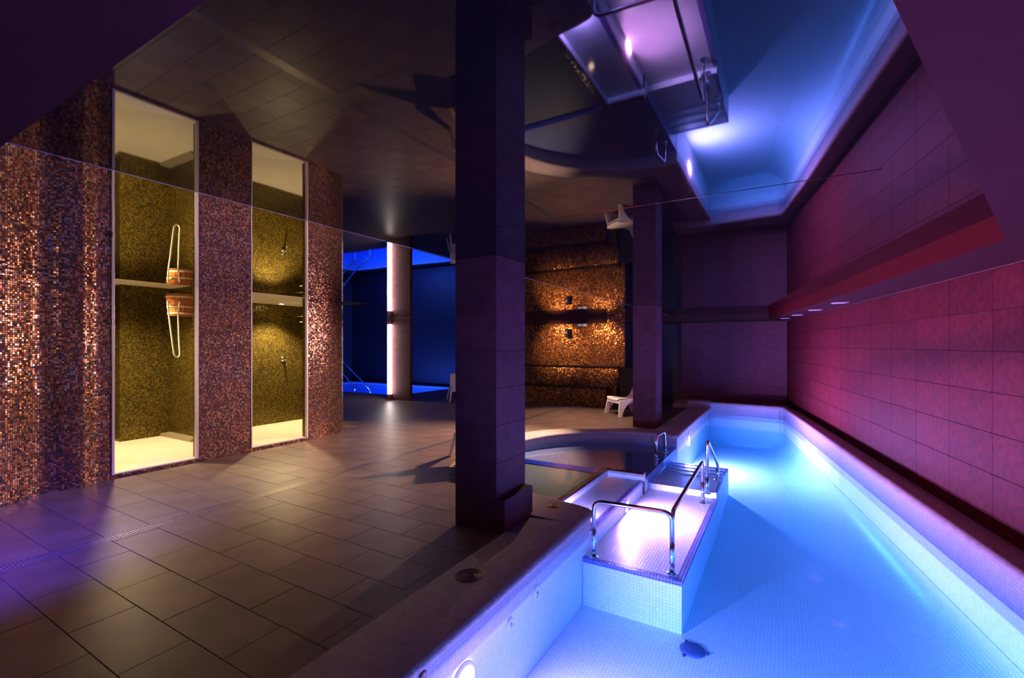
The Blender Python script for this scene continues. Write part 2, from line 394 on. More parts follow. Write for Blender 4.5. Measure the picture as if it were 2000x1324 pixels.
for k in range(k0, 42):
    p0 = 1.2065 + k * TP; p1 = p0 + TP
    off = 2.31 if k % 2 == 0 else 2.009
    for j in range(-1, 24):
        q0 = off + j * TQ; q1 = q0 + TQ
        if q0 > 15 or p1 > 13.6: continue
        if p0 < 6.1 and q0 > 6.6: continue
        segs = [(q0, q1)]
        if q0 < DR[1] and q1 > DR[0]:
            segs = [(q0, DR[0]), (DR[1], q1)]
        for a, b in segs:
            if b - a < 0.02: continue
            lim = [cuts(p0 + TP * (i + .5) / 6, 2.35, 1.72) for i in range(6)]
            strips = []
            for i in range(6):
                for s, e in lim[i]:
                    x, y = max(a, s), min(b, e)
                    if y - x > 0.01: strips.append((p0 + TP * i / 6, p0 + TP * (i + 1) / 6, x, y))
            if not strips: continue
            whole = len(strips) == 6 and all(abs(s[2] - a) < 1e-6 and abs(s[3] - b) < 1e-6 for s in strips)
            near = p1 < 8.2 and q0 / max(p0, .01) < 4.9 and p1 > 0.35 and b < 6.9
            if near:
                if whole and (b - a) > TQ - 0.01:
                    o = bpy.data.objects.new('tile', full)
                    o.location = ((p0 + p1) / 2, (a + b) / 2, random.uniform(-0.0006, 0.0006)); COL.objects.link(o)
                elif whole:
                    o = MB().box((p0 + J, a + J, -0.012), (p1 - J, b - J, 0)).build('tile', m_floor, bevel=0.0012)
                    place(o, ((p0 + p1) / 2, (a + b) / 2, 0))
                else:
                    t = MB()
                    for x0, x1, y0, y1 in strips:
                        e0 = J if x0 - p0 < 1e-6 else 0; e1 = J if p1 - x1 < 1e-6 else 0
                        t.quad([(x0 + e0, y0 + J, 0), (x1 - e1, y0 + J, 0), (x1 - e1, y1 - J, 0), (x0 + e0, y1 - J, 0)])
                    o = t.build('tile', m_floor); place(o, ((p0 + p1) / 2, (a + b) / 2, 0))
                o.parent = floor; ntile += 1
            else:
                for x0, x1, y0, y1 in strips if not whole else [(p0, p1, a, b)]:
                    e0 = J if x0 - p0 < 1e-6 else 0; e1 = J if p1 - x1 < 1e-6 else 0
                    far_mb.quad([(x0 + e0, y0 + J, 0), (x1 - e1, y0 + J, 0), (x1 - e1, y1 - J, 0), (x0 + e0, y1 - J, 0)])
o = far_mb.build('far_tile', m_floor, floor); o['kind'] = 'stuff'
print('floor tiles', ntile)

# ------------------------------------------------------------------ long right wall, tiled
wall_r = struct(MB().prism([(-1.6, q_wall(-1.6) - 0.25), (13.0, q_wall(13.0) - 0.25), (13.0, q_wall(13.0)), (-1.6, q_wall(-1.6))], -0.2, 2.5).build('wall_right', m_wgrout))
ang = math.atan(0.1627); ca = math.cos(ang)
def wall_tiles(parent, org, direction, nrm, u0, du, nu, umin, umax, zj, zmin, zmax, mat, t=0.008, j=0.002):
    d = Vector(direction).normalized(); nn = Vector(nrm).normalized(); cache = {}
    rot = Matrix((d, nn.cross(d) * 1, nn)).transposed()
    yv = nn.cross(d); sgn = 1 if yv.z > 0 else -1
    for i in range(nu):
        a = max(u0 + i * du, umin); b = min(u0 + (i + 1) * du, umax)
        if b - a < 0.03: continue
        for z0 in zj:
            c = max(z0, zmin); e = min(z0 + 0.3, zmax)
            if e - c < 0.02: continue
            key = (round(b - a, 3), round(e - c, 3))
            if key not in cache:
                w, h = b - a - 2 * j, e - c - 2 * j
                o = MB().box((-w / 2, -h / 2, 0), (w / 2, h / 2, t)).build('tile', mat, bevel=0.001); cache[key] = o.data; bpy.data.objects.remove(o)
            o = bpy.data.objects.new('tile', cache[key]); COL.objects.link(o)
            q = Vector(org) + d * ((a + b) / 2) + nn * random.uniform(0, 0.0008); q.z = (c + e) / 2
            m = rot.to_4x4(); m.translation = q; o.matrix_world = m; o.parent = parent
courses = [0.255 - 0.3 + 0.3 * i for i in range(-1, 9)]
wall_tiles(wall_r, (0, q_wall(0), 0), (ca, math.sin(ang), 0), (-math.sin(ang), ca, 0), (4.70 - 8 * 0.607) / ca, 0.607 / ca, 30, 0.3, 12.45 / ca, courses, 0.02, ZF, m_wtile)

# far wall of the pool hall
FW = 12.4
wall_f = struct(MB().box((FW, -0.6, -0.2), (FW + 0.25, 2.26, 2.5)).build('wall_far', m_wgrout))
wall_tiles(wall_f, (FW, 0, 0), (0, 1, 0), (-1, 0, 0), -0.06, 0.6, 6, -0.06, 2.26, courses, 0.0, ZF + 0.1, m_ctile)
wf2 = struct(MB().box((FW + 0.2, 2.2, -0.1), (FW + 0.45, 3.46, 2.5)).build('wall_far', m_dark))
struct(MB().box((11.9, 3.42, -0.1), (FW + 0.4, 3.5, 2.5)).build('wall_alcove', m_dark))
# walls round the rest of the hall
struct(MB().box((13.6, 8.2, -0.1), (13.8, 16.0, 2.6)).build('wall_plunge', plain('navy_plaster', (0.018, 0.014, 0.020), 0.45)))
struct(MB().box((5.0, 15.9, -0.1), (13.8, 16.1, 2.6)).build('wall_left', m_dark))
struct(MB().box((-1.4, -2.6, -1.0), (-1.2, 16.1, 2.6)).build('wall_back', m_dark))
struct(MB().box((-1.4, 6.9, -0.1), (0.3, 7.1, 2.6)).build('wall_side', m_dark))

# ------------------------------------------------------------------ ceilings
struct(MB().prism([(0.35, -2.4), (12.7, -2.4), (12.7, 2.38), (0.35, 2.38)], ZS, ZS + 0.02).build('ceiling', m_sheet))
struct(MB().prism([(0.35, 2.38), (13.7, 2.38), (13.7, 16.0), (6.05, 16.0), (6.05, 6.49), (0.35, 6.49)], ZM, ZM + 0.02).build('ceiling', m_mirror))
struct(MB().box((0.35, 2.376, ZS - 0.001), (12.7, 2.384, ZM + 0.01)).build('trim_1', m_frame))
struct(MB().box((2.397, -0.35, ZS - 0.0015), (2.3995, 1.7, ZS + 0.005)).build('trim_2', m_black))
# soffits: plasterboard, lower than the stretched sheets
mb = MB()
near = [(-1.3, -2.5), (0.9, -2.4), (3.482, -1.029), (0.40, 0.043), (0.40, 16.0), (-1.3, 16.0)]
mb.prism(near, ZF, 2.5)
mb.prism([(0.9, -2.4), (12.7, -0.4), (11.6, 0.27), (3.482, -1.029)], ZF, 2.5)
struct(mb.build('ceiling_soffit', m_soff))
mb = MB().prism([(3.482, -1.029), (11.6, 0.27), (11.598, 0.274), (3.480, -1.025)], ZF + 0.001, 2.24)
struct(mb.build('trim_3', m_red))
mb = MB().prism([(11.6, 0.27), (13.0, -0.3), (13.0, 8.3), (11.2, 8.3)], ZF, 2.5)
struct(mb.build('ceiling_beam', plain('beam_plaster', (0.05, 0.02, 0.018), 0.8, spec=0.1)))

# ------------------------------------------------------------------ pool shell
def offset_open(path, d):
    mbx, rows = sweep(path, [(d, 0), (d, 1)], [0] * len(path), [0]); return [rw[0][0][:2] for rw in rows]
pool = MB()
# floor
pool.prism([(0.55, q_right(0.55) - .1), (P_END + .1, q_right(P_END) - .1), (P_END + .1, Q + .05), (0.55, Q + .05)], -0.76, -0.68)
def wallstrip(path, z0, z1, w=0.12):
    mbx, _ = sweep(path, [(0, z0), (0, z1), (w, z1), (w, z0)], [0] * len(path), [0, 0, 0])
    for f, m, uv, sm in zip(mbx.f, mbx.m, mbx.uv, mbx.sm):
        pool.quad([mbx.v[i] for i in f], uv, 0)
wallstrip([(0.60, Q + .003), (3.9, Q + .003)], -0.70, -0.12)
wallstrip([(CP + CR - .02, Q + .003), (P_END, Q + .003)], -0.70, -0.12)
wallstrip(offset_open(pathB, .003), -0.70, -0.12)
pool.box((0.45, q_right(0.5) - .4, -0.7), (0.60, Q + 0.1, 0.0))
# sloping cove where the right and far walls meet the floor
cove, _ = sweep(pathB, [(0.0, -0.38), (-0.012, -0.46), (-0.045, -0.53), (-0.10, -0.59), (-0.18, -0.64), (-0.28, -0.67), (-0.40, -0.681)], [0] * len(pathB), [1] * 6)
for f, uv in zip(cove.f, cove.uv): pool.quad([cove.v[i] for i in f], uv, 0, True)
shell = struct(pool.build('pool_shell', m_pool, weld=True))

mb = MB()
# shallow shelf of the round pool and its dark near half
shelf = [(5.80, Q), (CP + CR + .05, Q)] + [(CP + (CR + .05) * math.cos(math.radians(a)), CQ + (CR + .05) * math.sin(math.radians(a))) for a in range(4, 85, 5)]
shelf += [(5.80, CQ + CR + .04)]
mb.prism(shelf, -0.72, -0.12)
m_shelf = mosaic('blue_lit_mosaic', [(0.13, 0.19, 0.50), (0.11, 0.16, 0.46), (0.15, 0.21, 0.54)], 0.025, (0.18, 0.19, 0.22), rough=0.4, metal=0.0, tilt=0.0, jw=0.10)  # pool mosaic with the blue underwater light put into its colour
part_o = mb.build('shelf', m_shelf, shell)
mb = MB()
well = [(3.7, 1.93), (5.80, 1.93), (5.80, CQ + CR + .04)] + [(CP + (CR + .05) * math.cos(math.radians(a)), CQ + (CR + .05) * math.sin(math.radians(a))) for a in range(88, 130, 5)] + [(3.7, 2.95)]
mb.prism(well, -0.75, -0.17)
well_o = mb.build('well_floor', plain('unlit_well_tile', (0.075, 0.08, 0.075), 0.5), shell)  # dark tone stands in for the unlit water of this half
MB().box((5.775, 1.945, -0.5), (5.81, CQ + CR, -0.117)).build('well_edge', m_navy, shell)
# basin beside the tip, seat platform, second platform and its steps
MB().box((3.80, Q, -0.72), (5.80, 1.94, -0.12)).build('basin_floor', m_pool, shell)
mb = MB(); mb.box((3.90, 1.885, -0.4), (5.62, 1.945, -0.032)); mb.box((5.565, 1.44, -0.4), (5.625, 1.885, -0.032))
mb.build('basin_edge', m_blackmos, shell)
mb = MB(); mb.box((3.90, 1.878, -0.13), (5.56, 1.885, -0.05)); mb.box((5.558, 1.44, -0.13), (5.565, 1.878, -0.05)); mb.box((5.56, 1.433, -0.13), (5.63, 1.44, -0.036))
mb.build('basin_lining', m_pool, shell)
MB().box((3.65, 0.66, -0.72), (5.85, Q, -0.285)).build('platform', m_pool, shell)
MB().box((5.85, 0.67, -0.72), (6.55, Q, -0.222)).build('platform', m_pool, shell)
MB().box((5.835, 0.67, -0.3), (5.85, Q, -0.215)).build('riser', m_pool, shell)
z = -0.222; pp = 6.55
for i in range(3):
    z -= 0.028; MB().box((pp, 0.69, -0.72), (pp + 0.29, Q, z)).build('step', m_pool, shell); pp += 0.29
# navy mosaic nosings
def nose(a, b, c, d, z): MB().box((a, c, z - 0.03), (b, d, z + 0.004)).build('nosing', m_navy, shell)
nose(3.646, 3.695, 0.656, Q, -0.285); nose(3.695, 5.835, 0.656, 0.705, -0.285)
nose(3.85, 5.56, Q - 0.002, Q + 0.049, -0.12); nose(5.63, 7.62, Q - 0.002, Q + 0.049, -0.12)
nose(5.85, 5.87, 0.667, Q, -0.2185); nose(5.87, 6.55, 0.666, 0.70, -0.222)
z = -0.222; pp = 6.55
for i in range(4):
    nose(pp - 0.035, pp + 0.002, 0.69, Q - 0.02, z)
    if i: nose(pp - 0.29, pp - 0.035, 0.688, 0.715, z)
    z -= 0.028; pp += 0.29

# coping
profA = [(0, -0.16), (0, -0.005), (-0.016, 0.0), (-0.026, 0.013), (-0.022, 0.032), (-0.006, 0.046), (0.02, 0.05), (0.435, 0.034), (0.44, -0.02)]
zrise = lambda a: max(0.0, min(0.035, (a - 5.5) * 0.03))
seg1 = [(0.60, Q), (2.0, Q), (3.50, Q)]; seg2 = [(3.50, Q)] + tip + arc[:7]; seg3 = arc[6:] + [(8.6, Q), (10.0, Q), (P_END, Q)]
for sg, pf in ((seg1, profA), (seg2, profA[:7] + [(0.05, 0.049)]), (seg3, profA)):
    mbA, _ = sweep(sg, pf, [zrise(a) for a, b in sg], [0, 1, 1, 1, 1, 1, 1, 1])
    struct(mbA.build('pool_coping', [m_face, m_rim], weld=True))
inner = [rw[0][0][:2] for rw in sweep(seg2, [(0.045, 0.0), (0.05, 0.0)], [0] * len(seg2), [0])[1]]
struct(MB().prism(inner + [(5.50, 3.90), (4.80, 3.58), (4.42, 3.33), (4.15, 3.08), (3.75, 2.5), (3.50, 1.89)], -0.02, 0.0485).build('coping_infill', m_rim))
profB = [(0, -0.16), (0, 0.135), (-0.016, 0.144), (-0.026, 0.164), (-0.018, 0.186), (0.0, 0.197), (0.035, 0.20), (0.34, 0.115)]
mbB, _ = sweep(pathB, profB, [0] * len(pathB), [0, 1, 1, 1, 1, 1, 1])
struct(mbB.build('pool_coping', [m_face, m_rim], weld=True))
struct(MB().box((11.6, -0.3, -0.1), (FW + .1, 2.3, 0.11)).build('far_ledge', m_rim))
struct(MB().box((P_END, Q, -0.15), (11.8, 1.95, 0.2)).build('coping_corner', m_rim, bevel=0.02))

struct(MB().box((-1.2, -2.3, -0.1), (0.60, 1.89, 0.03)).build('pool_deck', m_rim))
# water body
wp = []
for (a, b) in pathA[:-1]: wp.append((a, b + 0.0))
wpoly = [(x, y) for x, y in pathA] + [(x, y) for x, y in pathB[1:]]
# push outwards a little so that the sides lie inside the shell
def offset(poly, d):
    out = []; n = len(poly)
    for i in range(n):
        a, b, c = Vector(poly[i - 1]), Vector(poly[i]), Vector(poly[(i + 1) % n])
        if (b - a).length < 1e-6: a = Vector(poly[i - 2])
        d1 = (b - a).normalized(); d2 = (c - b).normalized() if (c - b).length > 1e-6 else d1
        n1 = Vector((-d1.y, d1.x)); n2 = Vector((-d2.y, d2.x)); nn = (n1 + n2)
        nn = nn.normalized() if nn.length > 0.1 else n1
        out.append((b.x + nn.x * d, b.y + nn.y * d))
    return out
wpoly = list(reversed(offset(wpoly, 0.01)))
bm = bmesh.new(); vs = [bm.verts.new((x, y, WATER)) for x, y in wpoly]
f = bm.faces.new(vs); r = bmesh.ops.extrude_face_region(bm, geom=[f])
for v in [g for g in r['geom'] if isinstance(g, bmesh.types.BMVert)]: v.co.z = -0.74
bmesh.ops.recalc_face_normals(bm, faces=bm.faces); bmesh.ops.triangulate(bm, faces=bm.faces)
me = bpy.data.meshes.new('pool_water'); bm.to_mesh(me); bm.free(); me.materials.append(m_water)
o = bpy.data.objects.new('pool_water', me); COL.objects.link(o)
tag(o, 'clear lit water filling the long pool and round pool', 'water', kind='stuff')

# ------------------------------------------------------------------ tiled columns
def column(x0, x1, y0, y1, label, extra=None):
    root = thing('column', label, 'column', ((x0 + x1) / 2, (y0 + y1) / 2, 0))
    part(MB().box((x0 + .008, y0 + .008, -0.02), (x1 - .008, y1 - .008, 2.26)), 'core', m_wgrout, root)
    cz = [z for z in courses if z > -0.2]
    def ring(x0, x1, y0, y1, zmax, faces=(0, 1, 2, 3)):
        for z0 in cz:
            c, e = max(z0, 0), min(z0 + .3, zmax)
            if e - c < 0.02: continue
            c += .0015; e -= .0015
            B = [((x0, y0 + .0, c), (x0 + .009, y1, e)), ((x1 - .009, y0, c), (x1, y1, e)),
                 ((x0 + .010, y0, c), (x1 - .010, y0 + .009, e)), ((x0 + .010, y1 - .009, c), (x1 - .010, y1, e))]
            for k in faces:
                part(MB().box(*B[k]), 'tile', m_ctile, root, bevel=0.001)
    ring(x0, x1, y0, y1, ZS)
    if extra:
        part(MB().box((extra[0] + .008, extra[2] + .008, -0.02), (extra[1] - .008, extra[3], extra[4] - .001)), 'plinth', m_wgrout, root)
        part(MB().box((extra[0], extra[2], extra[4] - .001), (extra[1], extra[3], extra[4] + .008)), 'plinth_top', m_ctile, root, bevel=0.001)
        for B in [((extra[0], extra[2], 0), (extra[0] + .009, extra[3], extra[4])), ((extra[0] + .01, extra[2], 0), (extra[1] - .01, extra[2] + .009, extra[4])), ((extra[1] - .009, extra[2], 0), (extra[1], extra[3], extra[4]))]:
            part(MB().box(*B), 'tile', m_ctile, root, bevel=0.001)
    return root
column(3.105, 3.58, 1.965, 2.370, 'brown tiled square column in the foreground with low box at its foot', (3.105, 3.572, 1.887, 1.966, 0.27))
column(8.43, 8.905, 1.965, 2.377, 'slimmer looking brown tiled column beyond the round pool')
ledc = column(9.33, 9.42, 8.64, 9.50, 'wide tiled pier behind the glowing light tube')
# light tube on the pier
t = thing('light_tube', 'tall glowing white light tube on the far pier', 'lamp', (9.24, 9.30, 0.14))
part(MB().tube([(9.24, 9.30, 0.17), (9.24, 9.30, 2.06)], 0.062, 16), 'tube', emit('tube_glow', (1.0, 0.86, 0.80), 11), t)
part(MB().tube([(9.24, 9.30, 0.13), (9.24, 9.30, 0.17)], 0.05, 16), 'end_cap', m_frame, t)
part(MB().tube([(9.24, 9.30, 2.06), (9.24, 9.30, 2.10)], 0.05, 16), 'end_cap', m_frame, t)
part(MB().box((9.24, 9.27, 0.14), (9.34, 9.33, 0.16)), 'bracket', m_frame, t); part(MB().box((9.24, 9.27, 2.07), (9.34, 9.33, 2.09)), 'bracket', m_frame, t)

# ------------------------------------------------------------------ shower wall of copper mosaic
def spline(pts, n=8):
    out = []
    P = [Vector(p) for p in pts]
    for i in range(len(P) - 1):
        a = P[max(i - 1, 0)]; b = P[i]; c = P[i + 1]; d = P[min(i + 2, len(P) - 1)]
        for k in range(n):
            t = k / n
            out.append(0.5 * ((2 * b) + (c - a) * t + (2 * a - 5 * b + 4 * c - d) * t * t + (3 * b - a - 3 * c + d) * t ** 3))
    out.append(P[-1]); return [(v.x, v.y) for v in out]
def mosaic_wall(path, z0, z1, mat, th=0.12, off=0.0):
    mb = MB(); d = off; n = len(path); nr = []
    for i, p in enumerate(path):
        a = Vector(path[max(i - 1, 0)]); b = Vector(path[min(i + 1, n - 1)]); t = (b - a).normalized(); nr.append(Vector((-t.y, t.x)))
    back = [(p[0] + nr[i].x * th, p[1] + nr[i].y * th) for i, p in enumerate(path)]
    dd = [off]
    for i in range(1, n): dd.append(dd[-1] + math.dist(path[i - 1], path[i]))
    # indexed so that smooth shading runs round the curve
    i0 = len(mb.v)
    for (x, y) in path: mb.v += [(x, y, z0), (x, y, z1)]
    for i in range(n - 1):
        a = i0 + 2 * i; mb.f.append((a, a + 2, a + 3, a + 1)); mb.m.append(0); mb.sm.append(True)
        mb.uv.append([(dd[i], z0), (dd[i + 1], z0), (dd[i + 1], z1), (dd[i], z1)])
    for i in range(n - 1):
        a, b = back[i + 1], back[i]
        mb.quad([(a[0], a[1], z0), (b[0], b[1], z0), (b[0], b[1], z1), (a[0], a[1], z1)], [(dd[i + 1], z0), (dd[i], z0), (dd[i], z1), (dd[i + 1], z1)], 1)
        mb.quad([(path[i][0], path[i][1], z1), (path[i + 1][0], path[i + 1][1], z1), (a[0], a[1], z1), (b[0], b[1], z1)], None, 1)
    for i, s in ((0, 1), (n - 1, -1)):
        P, B = path[i], back[i]
        q = [(P[0], P[1], z0), (P[0], P[1], z1), (B[0], B[1], z1), (B[0], B[1], z0)]; u = [(0, z0), (0, z1), (th, z1), (th, z0)]
        if s < 0: q.reverse(); u.reverse()
        mb.quad(q, u, 1)
    return mb
SQ = 6.48
left_curve = spline([(-0.9, 5.9), (0.2, 6.25), (0.8, 6.12), (1.301, 6.262), (1.60, 6.42), (1.78, 6.41), (1.93, 6.40), (2.06, 6.46), (2.20, SQ)], 8)
right_curve = spline([(4.672, SQ), (4.95, 6.50), (5.25, 6.56), (5.48, 6.67), (5.64, 6.83), (5.75, 7.02), (5.85, 7.3), (5.98, 7.9), (6.0, 8.6)], 8)
HB = 2.50
struct(mosaic_wall(left_curve, 0, HB, [m_mos, m_gold]).build('wall_shower', [m_mos, m_gold]))
struct(mosaic_wall([(3.085, SQ), (3.3, SQ), (3.775, SQ)], 0, HB, None, off=4.0).build('wall_shower', [m_mos, m_gold]))
struct(mosaic_wall(right_curve, 0, HB, None, off=6.0).build('wall_shower', [m_mos, m_gold]))
# sills under the openings
struct(MB().box((2.20, SQ, 0), (3.085, SQ + .12, 0.045)).build('shower_sill', m_mos)); struct(MB().box((3.775, SQ, 0), (4.672, SQ + .12, 0.045)).build('shower_sill', m_mos))
# frames of the openings
def frame(x, w, z1=ZM - 0.001, n=1):
    return struct(MB().box((x, SQ - 0.012, 0.045), (x + w, SQ + 0.03, z1)).build('trim_frame', m_frame, bevel=0.002))
frame(2.20, 0.025); frame(3.060, 0.028); frame(3.772, 0.012); frame(4.648, 0.026)
struct(MB().box((2.225, SQ - 0.005, 0.045), (3.06, SQ + 0.02, 0.058)).build('trim_sill', m_frame))
struct(MB().box((3.784, SQ - 0.005, 0.045), (4.648, SQ + 0.02, 0.058)).build('trim_sill', m_frame))
# shower rooms
def room(x0, x1, y0, y1, zc, jog=None, curved=False):
    pl = [(x0, y0 - .01), (x1, y0 - .01), (x1, y1), (x0, y1)]
    if curved: pl = [(x0, y0), (4.7, y0), (5.2, 6.62), (5.45, 6.74), (5.62, 6.92), (5.74, 7.15), (5.84, 7.5), (5.9, y1 + .1), (x0, y1 + .1)]
    struct(MB().prism(pl, 0, 0.055).build('shower_floor', m_shf))
    pc = [(x, y if y > SQ + .03 else SQ + .001) for x, y in pl]
    struct(MB().prism(pc, zc, zc + 0.03).build('ceiling_shower', m_white))
    mb = MB()
    mb.box((x0 - .08, y1, 0), (x1 + .08, y1 + .1, zc)); mb.box((x0 - .1, SQ + .12, 0), (x0, y1, zc))
    if not curved: mb.box((x1, SQ + .12, 0), (x1 + .1, y1, zc))
    if jog: mb.box((jog[0], jog[1], 0), (jog[2], y1, zc))
    struct(mb.build('wall_shower_room', m_gold))
room(1.95, 3.66, SQ + .02, 8.80, 2.41, (3.00, 8.55, 3.66))
struct(MB().box((3.52, 7.6, 0.05), (3.66, 8.55, 0.10)).build('shower_kerb', plain('grey_stone', (0.30, 0.26, 0.18), 0.5)))
room(3.78, 5.90, SQ + .02, 8.12, ZM, curved=True)
# backs of the mosaic panels stay gold inside

# shower fittings
t = thing('ceiling_lamp', 'small bright round lamp in the second shower ceiling', 'lamp', (5.09, 7.79, ZM))
part(MB().lathe([(0.0, -0.012), (0.035, -0.012), (0.04, -0.004), (0.04, 0.001)], (5.09, 7.79, ZM), seg=20), 'lens', emit('lamp_glow', (1.0, 0.86, 0.55), 60), t)
part(MB().lathe([(0.042, 0.0), (0.055, -0.002), (0.055, -0.010), (0.042, -0.012)], (5.09, 7.79, ZM), seg=20), 'ring', m_chrome, t)
t = thing('rain_shower', 'chrome rain shower head on a bent arm', 'shower', (5.30, 8.12, 2.0))
part(MB().tube(bend([(5.33, 8.12, 2.02), (5.40, 7.62, 2.03), (5.40, 7.58, 1.93)], 0.06), 0.011, 10), 'arm', m_chrome, t)
part(MB().lathe([(0.0, 0.014), (0.02, 0.012), (0.10, 0.004), (0.10, -0.006), (0.0, -0.006)], (5.40, 7.58, 1.92), seg=24), 'head', m_chrome, t)
t = thing('shower_valve', 'chrome shower valve with a lever on gold mosaic', 'tap', (5.33, 8.11, 1.22))
part(MB().lathe([(0.0, 0.03), (0.045, 0.028), (0.05, 0.0)], (5.33, 8.12, 1.24), (0, -1, 0), 20), 'plate', m_chrome, t)
part(MB().tube([(5.33, 8.09, 1.24), (5.33, 8.04, 1.22), (5.34, 8.01, 1.14)], [0.016, 0.014, 0.009], 10), 'lever', m_chrome, t)
bp_ = Vector((3.36, 7.52, 1.92))
t = thing('bucket', 'wooden dousing bucket with pale hoops hung in the shower', 'bucket', tuple(bp_))
nst = 18
for k in range(nst):
    a0 = 2 * math.pi * k / nst + 0.01; a1 = 2 * math.pi * (k + 1) / nst - 0.01
    mb = MB(); R = lambda z: 0.155 + 0.03 * z / 0.31
    def pt(a, r, z): return (bp_.x + r * math.cos(a), bp_.y + r * math.sin(a), bp_.z + z)
    for (za, zb) in ((0, 0.31),):
        o_ = [pt(a0, R(za), za), pt(a1, R(za), za), pt(a1, R(zb), zb), pt(a0, R(zb), zb)]
        i_ = [pt(a0, R(za) - .018, za), pt(a1, R(za) - .018, za), pt(a1, R(zb) - .018, zb), pt(a0, R(zb) - .018, zb)]
        mb.quad(o_); mb.quad(list(reversed(i_)))
        for e in range(4):
            f_ = (e + 1) % 4; mb.quad([o_[f_], o_[e], i_[e], i_[f_]])
    part(mb, 'stave', m_wood, t)
for z in (0.03, 0.125, 0.265):
    r = 0.155 + 0.03 * z / 0.31 + 0.001
    part(MB().lathe([(r, z - .012), (r + .004, z - .012), (r + .006, z + .012), (r + .001, z + .012)], tuple(bp_), seg=32), 'hoop', m_band, t)
part(MB().lathe([(0.0, 0.012), (0.14, 0.012)], tuple(bp_), seg=24), 'bottom', m_wood, t)
part(MB().tube([(bp_.x + 0.19, bp_.y, bp_.z + .18), (bp_.x + 0.295, bp_.y, bp_.z + .18)], 0.012, 10).tube([(bp_.x - .2, bp_.y, bp_.z + .18), (bp_.x + .2, bp_.y, bp_.z + .18)], 0.006, 8), 'pivot', m_chrome, t)
t = MB().tube([Vector(p) for p in bend([(3.20, 7.45, 2.06), (3.135, 7.40, 2.13), (3.13, 7.36, 1.95), (3.15, 7.30, 1.55), (3.165, 7.28, 1.36), (3.20, 7.27, 1.32), (3.235, 7.28, 1.36), (3.24, 7.32, 1.6), (3.235, 7.33, 1.95), (3.26, 7.34, 2.12), (3.33, 7.44, 2.08)], 0.05, 5)], 0.010, 10).build('hose', m_rope)
place(t, (3.2, 7.3, 1.32)); tag(t, 'cream pull hose hanging in a long loop before the bucket', 'hose')
t = MB().box((2.175, SQ - .03, 1.735), (2.20, SQ + 0.0, 1.79)).build('door_stop', m_black, bevel=0.004); place(t, (2.19, SQ - .015, 1.735))
tag(t, 'small black clamp on the left edge of the first shower opening', 'clamp')

# ------------------------------------------------------------------ heated mosaic bench and amber wall
BY0, BY1 = 3.55, 8.2
struct(mosaic_wall([(11.42, BY1), (11.42, 3.42)], 0, 2.3, None, th=0.2).build('wall_amber', [m_amber, m_dark]))
# panel faces the hall (normal -X): rebuild orientation check by giving it depth behind
struct(MB().box((11.45, BY1, -0.1), (13.7, BY1 + 0.15, 2.6)).build('wall_return', m_dark))
b = thing('bench', 'long built-in amber mosaic bench with a sloping back', 'bench', (10.95, 5.8, 0))
def side_prism(prof, y0, y1, name, mat):
    mb = MB(); n = len(prof); l = 0
    for i in range(n):
        a, c = prof[i], prof[(i + 1) % n]; d = math.dist(a, c)
        mb.quad([(a[0], y1, a[1]), (a[0], y0, a[1]), (c[0], y0, c[1]), (c[0], y1, c[1])], [(y1, l), (y0, l), (y0, l + d), (y1, l + d)]); l += d
    mb.quad([(x, y0, z) for x, z in prof], [(x, z) for x, z in prof]); mb.quad([(x, y1, z) for x, z in reversed(prof)], [(x, z) for x, z in reversed(prof)])
    return part(mb, name, mat, b, weld=True)
side_prism([(10.70, 0.0), (10.70, 0.44), (11.10, 0.44), (11.10, 0.0)], BY0 + .12, BY1, 'base', m_amber)
side_prism([(10.68, 0.44), (10.68, 0.49), (11.12, 0.47), (11.12, 0.44)], BY0 + .12, BY1, 'seat', m_blackmos)
side_prism([(11.08, 0.0), (11.02, 0.47), (11.22, 0.93), (11.42, 0.93), (11.42, 0.0)], BY0, BY1, 'backrest', m_amber)
side_prism([(11.20, 0.93), (11.20, 0.975), (11.43, 0.975), (11.43, 0.93)], BY0, BY1, 'ledge', m_blackmos)
side_prism([(10.72, 0.0), (10.98, 0.47), (11.20, 0.93), (11.22, 0.93), (11.22, 0.0)], BY0 - .06, BY0, 'end_panel', m_amber)
t = thing('cabinet', 'low black cabinet at the right end of the mosaic bench', 'cabinet', (11.2, 3.25, 0))
part(MB().box((11.10, 3.10, 0), (11.6, 3.49, 0.96)), 'body', m_black, t, bevel=0.004)
part(MB().box((11.085, 3.115, 0.03), (11.10, 3.475, 0.94)), 'door', m_black, t, bevel=0.002)
part(MB().lathe([(0.0, 0.02), (0.012, 0.018), (0.012, 0.0)], (11.085, 3.38, 0.55), (-1, 0, 0), 12), 'knob', m_chrome, t)
t = thing('emergency_light', 'slim white emergency light high on the amber wall', 'lamp', (11.38, 4.54, 1.93))
cs = part(MB().box((11.35, 4.42, 1.99), (11.418, 4.68, 2.06)), 'case', m_plastic, t, bevel=0.004)
id_ = part(MB().box((11.345, 4.60, 2.02), (11.35, 4.615, 2.035)), 'indicator', emit('green_dot', (0.3, 1.0, 0.2), 3), t); id_.parent = cs
t = thing('wall_speaker', 'small dark grey cylinder fitting on the amber wall', 'fitting', (11.36, 4.95, 1.71))
part(MB().tube([(11.34, 4.95, 1.71), (11.34, 4.95, 1.93)], 0.06, 20), 'body', plain('grey_metal', (0.08, 0.08, 0.10), 0.3, metal=0.6), t)
part(MB().box((11.34, 4.93, 1.79), (11.43, 4.97, 1.85)), 'bracket', m_black, t)

